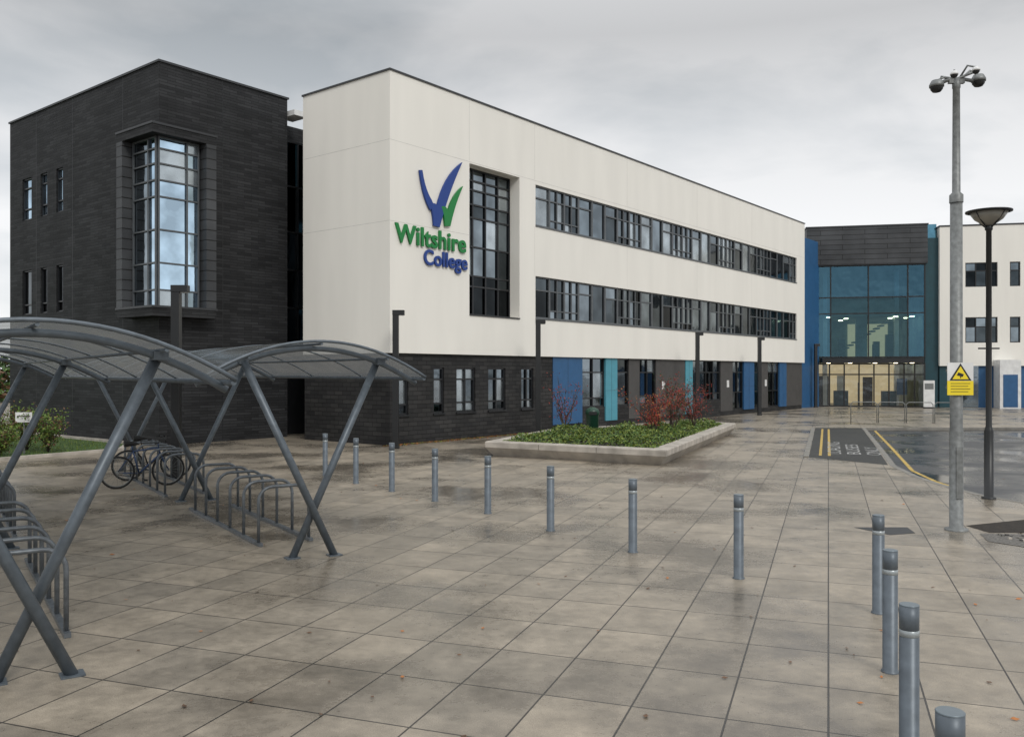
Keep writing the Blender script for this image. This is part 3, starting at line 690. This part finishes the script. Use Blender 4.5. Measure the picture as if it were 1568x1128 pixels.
# ------------------------------------------------------------ litter bin, small sign, barriers
be=MB(); be.lathe([(.2,0),(.22,.02),(.24,.9),(.26,.92),(.26,1.0),(.22,1.1),(.1,1.17),(.01,1.18)],mat('bin_green',(0.01,0.05,0.03),.4),20); be.box(-.14,.14,-.262,-.2,.9,1.02,M_blackm); be.build('litter_bin',None,(2.95,31.9,0))
b=MB(); b.box(-.02,.02,-.02,.02,0,1.2,M_galv); b.box(-.25,.25,-.035,-.021,.95,1.25,M_whitep); b.box(-.2,.2,-.038,-.0355,1.12,1.15,M_greyp); b.build('notice_sign',None,(-14.7,26.2,0))
def barrier(x,y,rot):
    b=MB(); b.sweep([(-.6,0,0),(-.6,0,.9),(-.5,0,1.0),(.5,0,1.0),(.6,0,.9),(.6,0,0)],.022,M_galv,8); b.sweep([(-.6,0,.5),(.6,0,.5)],.016,M_galv,8); b.build('pedestrian_barrier',None,(x,y,0),rot)
for k in range(4): barrier(17.2+k*1.25,42.5-.25*k,R(-11))
b=MB(); b.box(-.35,.35,-.06,.06,.1,1.9,M_whitep); b.box(-.28,.28,-.065,-.0605,1.3,1.7,M_galv); b.box(-.35,.35,-.05,.05,0,.1,M_blackm); b.build('entrance_totem_sign',None,(28.3,59.0,0),R(-12))
for x,y in ((32,49),(34,50),(36.5,49)):
    shrub('green_shrub',(x,y,0),.7,.8,[L_green2,L_brn,L_green],700,10,.06,.05)
# ------------------------------------------------------------ sky/world
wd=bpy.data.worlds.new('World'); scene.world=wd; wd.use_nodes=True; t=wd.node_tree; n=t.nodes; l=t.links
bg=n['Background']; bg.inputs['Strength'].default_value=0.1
sky=n.new('ShaderNodeTexSky'); sky.sky_type='NISHITA'; sky.sun_disc=False; sky.sun_elevation=R(42); sky.sun_rotation=R(155)
tc=n.new('ShaderNodeTexCoord'); mp=n.new('ShaderNodeMapping'); mp.inputs['Scale'].default_value=(1.0,1.0,2.6); mp.inputs['Location'].default_value=(.35,.1,.2); l.new(tc.outputs['Generated'],mp.inputs['Vector'])
no=n.new('ShaderNodeTexNoise'); no.inputs['Scale'].default_value=2.6; no.inputs['Detail'].default_value=7; no.inputs['Roughness'].default_value=.52; no.inputs['Distortion'].default_value=.25; l.new(mp.outputs[0],no.inputs['Vector'])
cr=n.new('ShaderNodeValToRGB'); cr.color_ramp.elements[0].position=.34; cr.color_ramp.elements[1].position=.58
cr.color_ramp.elements[0].color=(.64,.68,.71,1); cr.color_ramp.elements[1].color=(1.0,1.0,1.0,1); l.new(no.outputs['Fac'],cr.inputs['Fac'])
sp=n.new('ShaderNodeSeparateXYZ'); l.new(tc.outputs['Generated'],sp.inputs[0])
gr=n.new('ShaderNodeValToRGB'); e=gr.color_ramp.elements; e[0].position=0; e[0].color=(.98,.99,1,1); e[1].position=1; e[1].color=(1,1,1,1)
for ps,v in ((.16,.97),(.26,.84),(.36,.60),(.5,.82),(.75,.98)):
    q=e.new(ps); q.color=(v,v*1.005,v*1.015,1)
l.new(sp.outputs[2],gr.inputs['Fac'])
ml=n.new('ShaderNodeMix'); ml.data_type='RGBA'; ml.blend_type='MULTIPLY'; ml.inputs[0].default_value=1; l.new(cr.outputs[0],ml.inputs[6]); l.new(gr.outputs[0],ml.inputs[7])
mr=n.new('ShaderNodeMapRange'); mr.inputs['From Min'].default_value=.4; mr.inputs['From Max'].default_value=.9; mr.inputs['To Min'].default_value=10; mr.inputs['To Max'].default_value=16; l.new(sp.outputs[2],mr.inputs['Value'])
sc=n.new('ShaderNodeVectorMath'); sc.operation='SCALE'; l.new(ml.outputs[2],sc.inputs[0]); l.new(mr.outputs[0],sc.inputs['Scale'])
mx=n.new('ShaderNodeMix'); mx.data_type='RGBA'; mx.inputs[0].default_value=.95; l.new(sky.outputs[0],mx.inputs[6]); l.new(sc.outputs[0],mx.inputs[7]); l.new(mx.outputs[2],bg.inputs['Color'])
sun=bpy.data.lights.new('sun','SUN'); sun.energy=1.3; sun.angle=R(18); sun.color=(1,.97,.92); so=bpy.data.objects.new('sun',sun); col.objects.link(so)
d=Vector((-.35,.75,-.65)); so.rotation_euler=d.to_track_quat('-Z','Y').to_euler()
# ------------------------------------------------------------ camera
cam=bpy.data.cameras.new('camera'); co=bpy.data.objects.new('camera',cam); col.objects.link(co); scene.camera=co
co.location=(0,0,2.45); co.rotation_euler=(R(90),0,0); cam.sensor_width=36; cam.lens=30.56; cam.shift_y=.0038; cam.clip_end=2000
scene.view_settings.view_transform='Standard'; scene.view_settings.look='None'; scene.view_settings.exposure=0
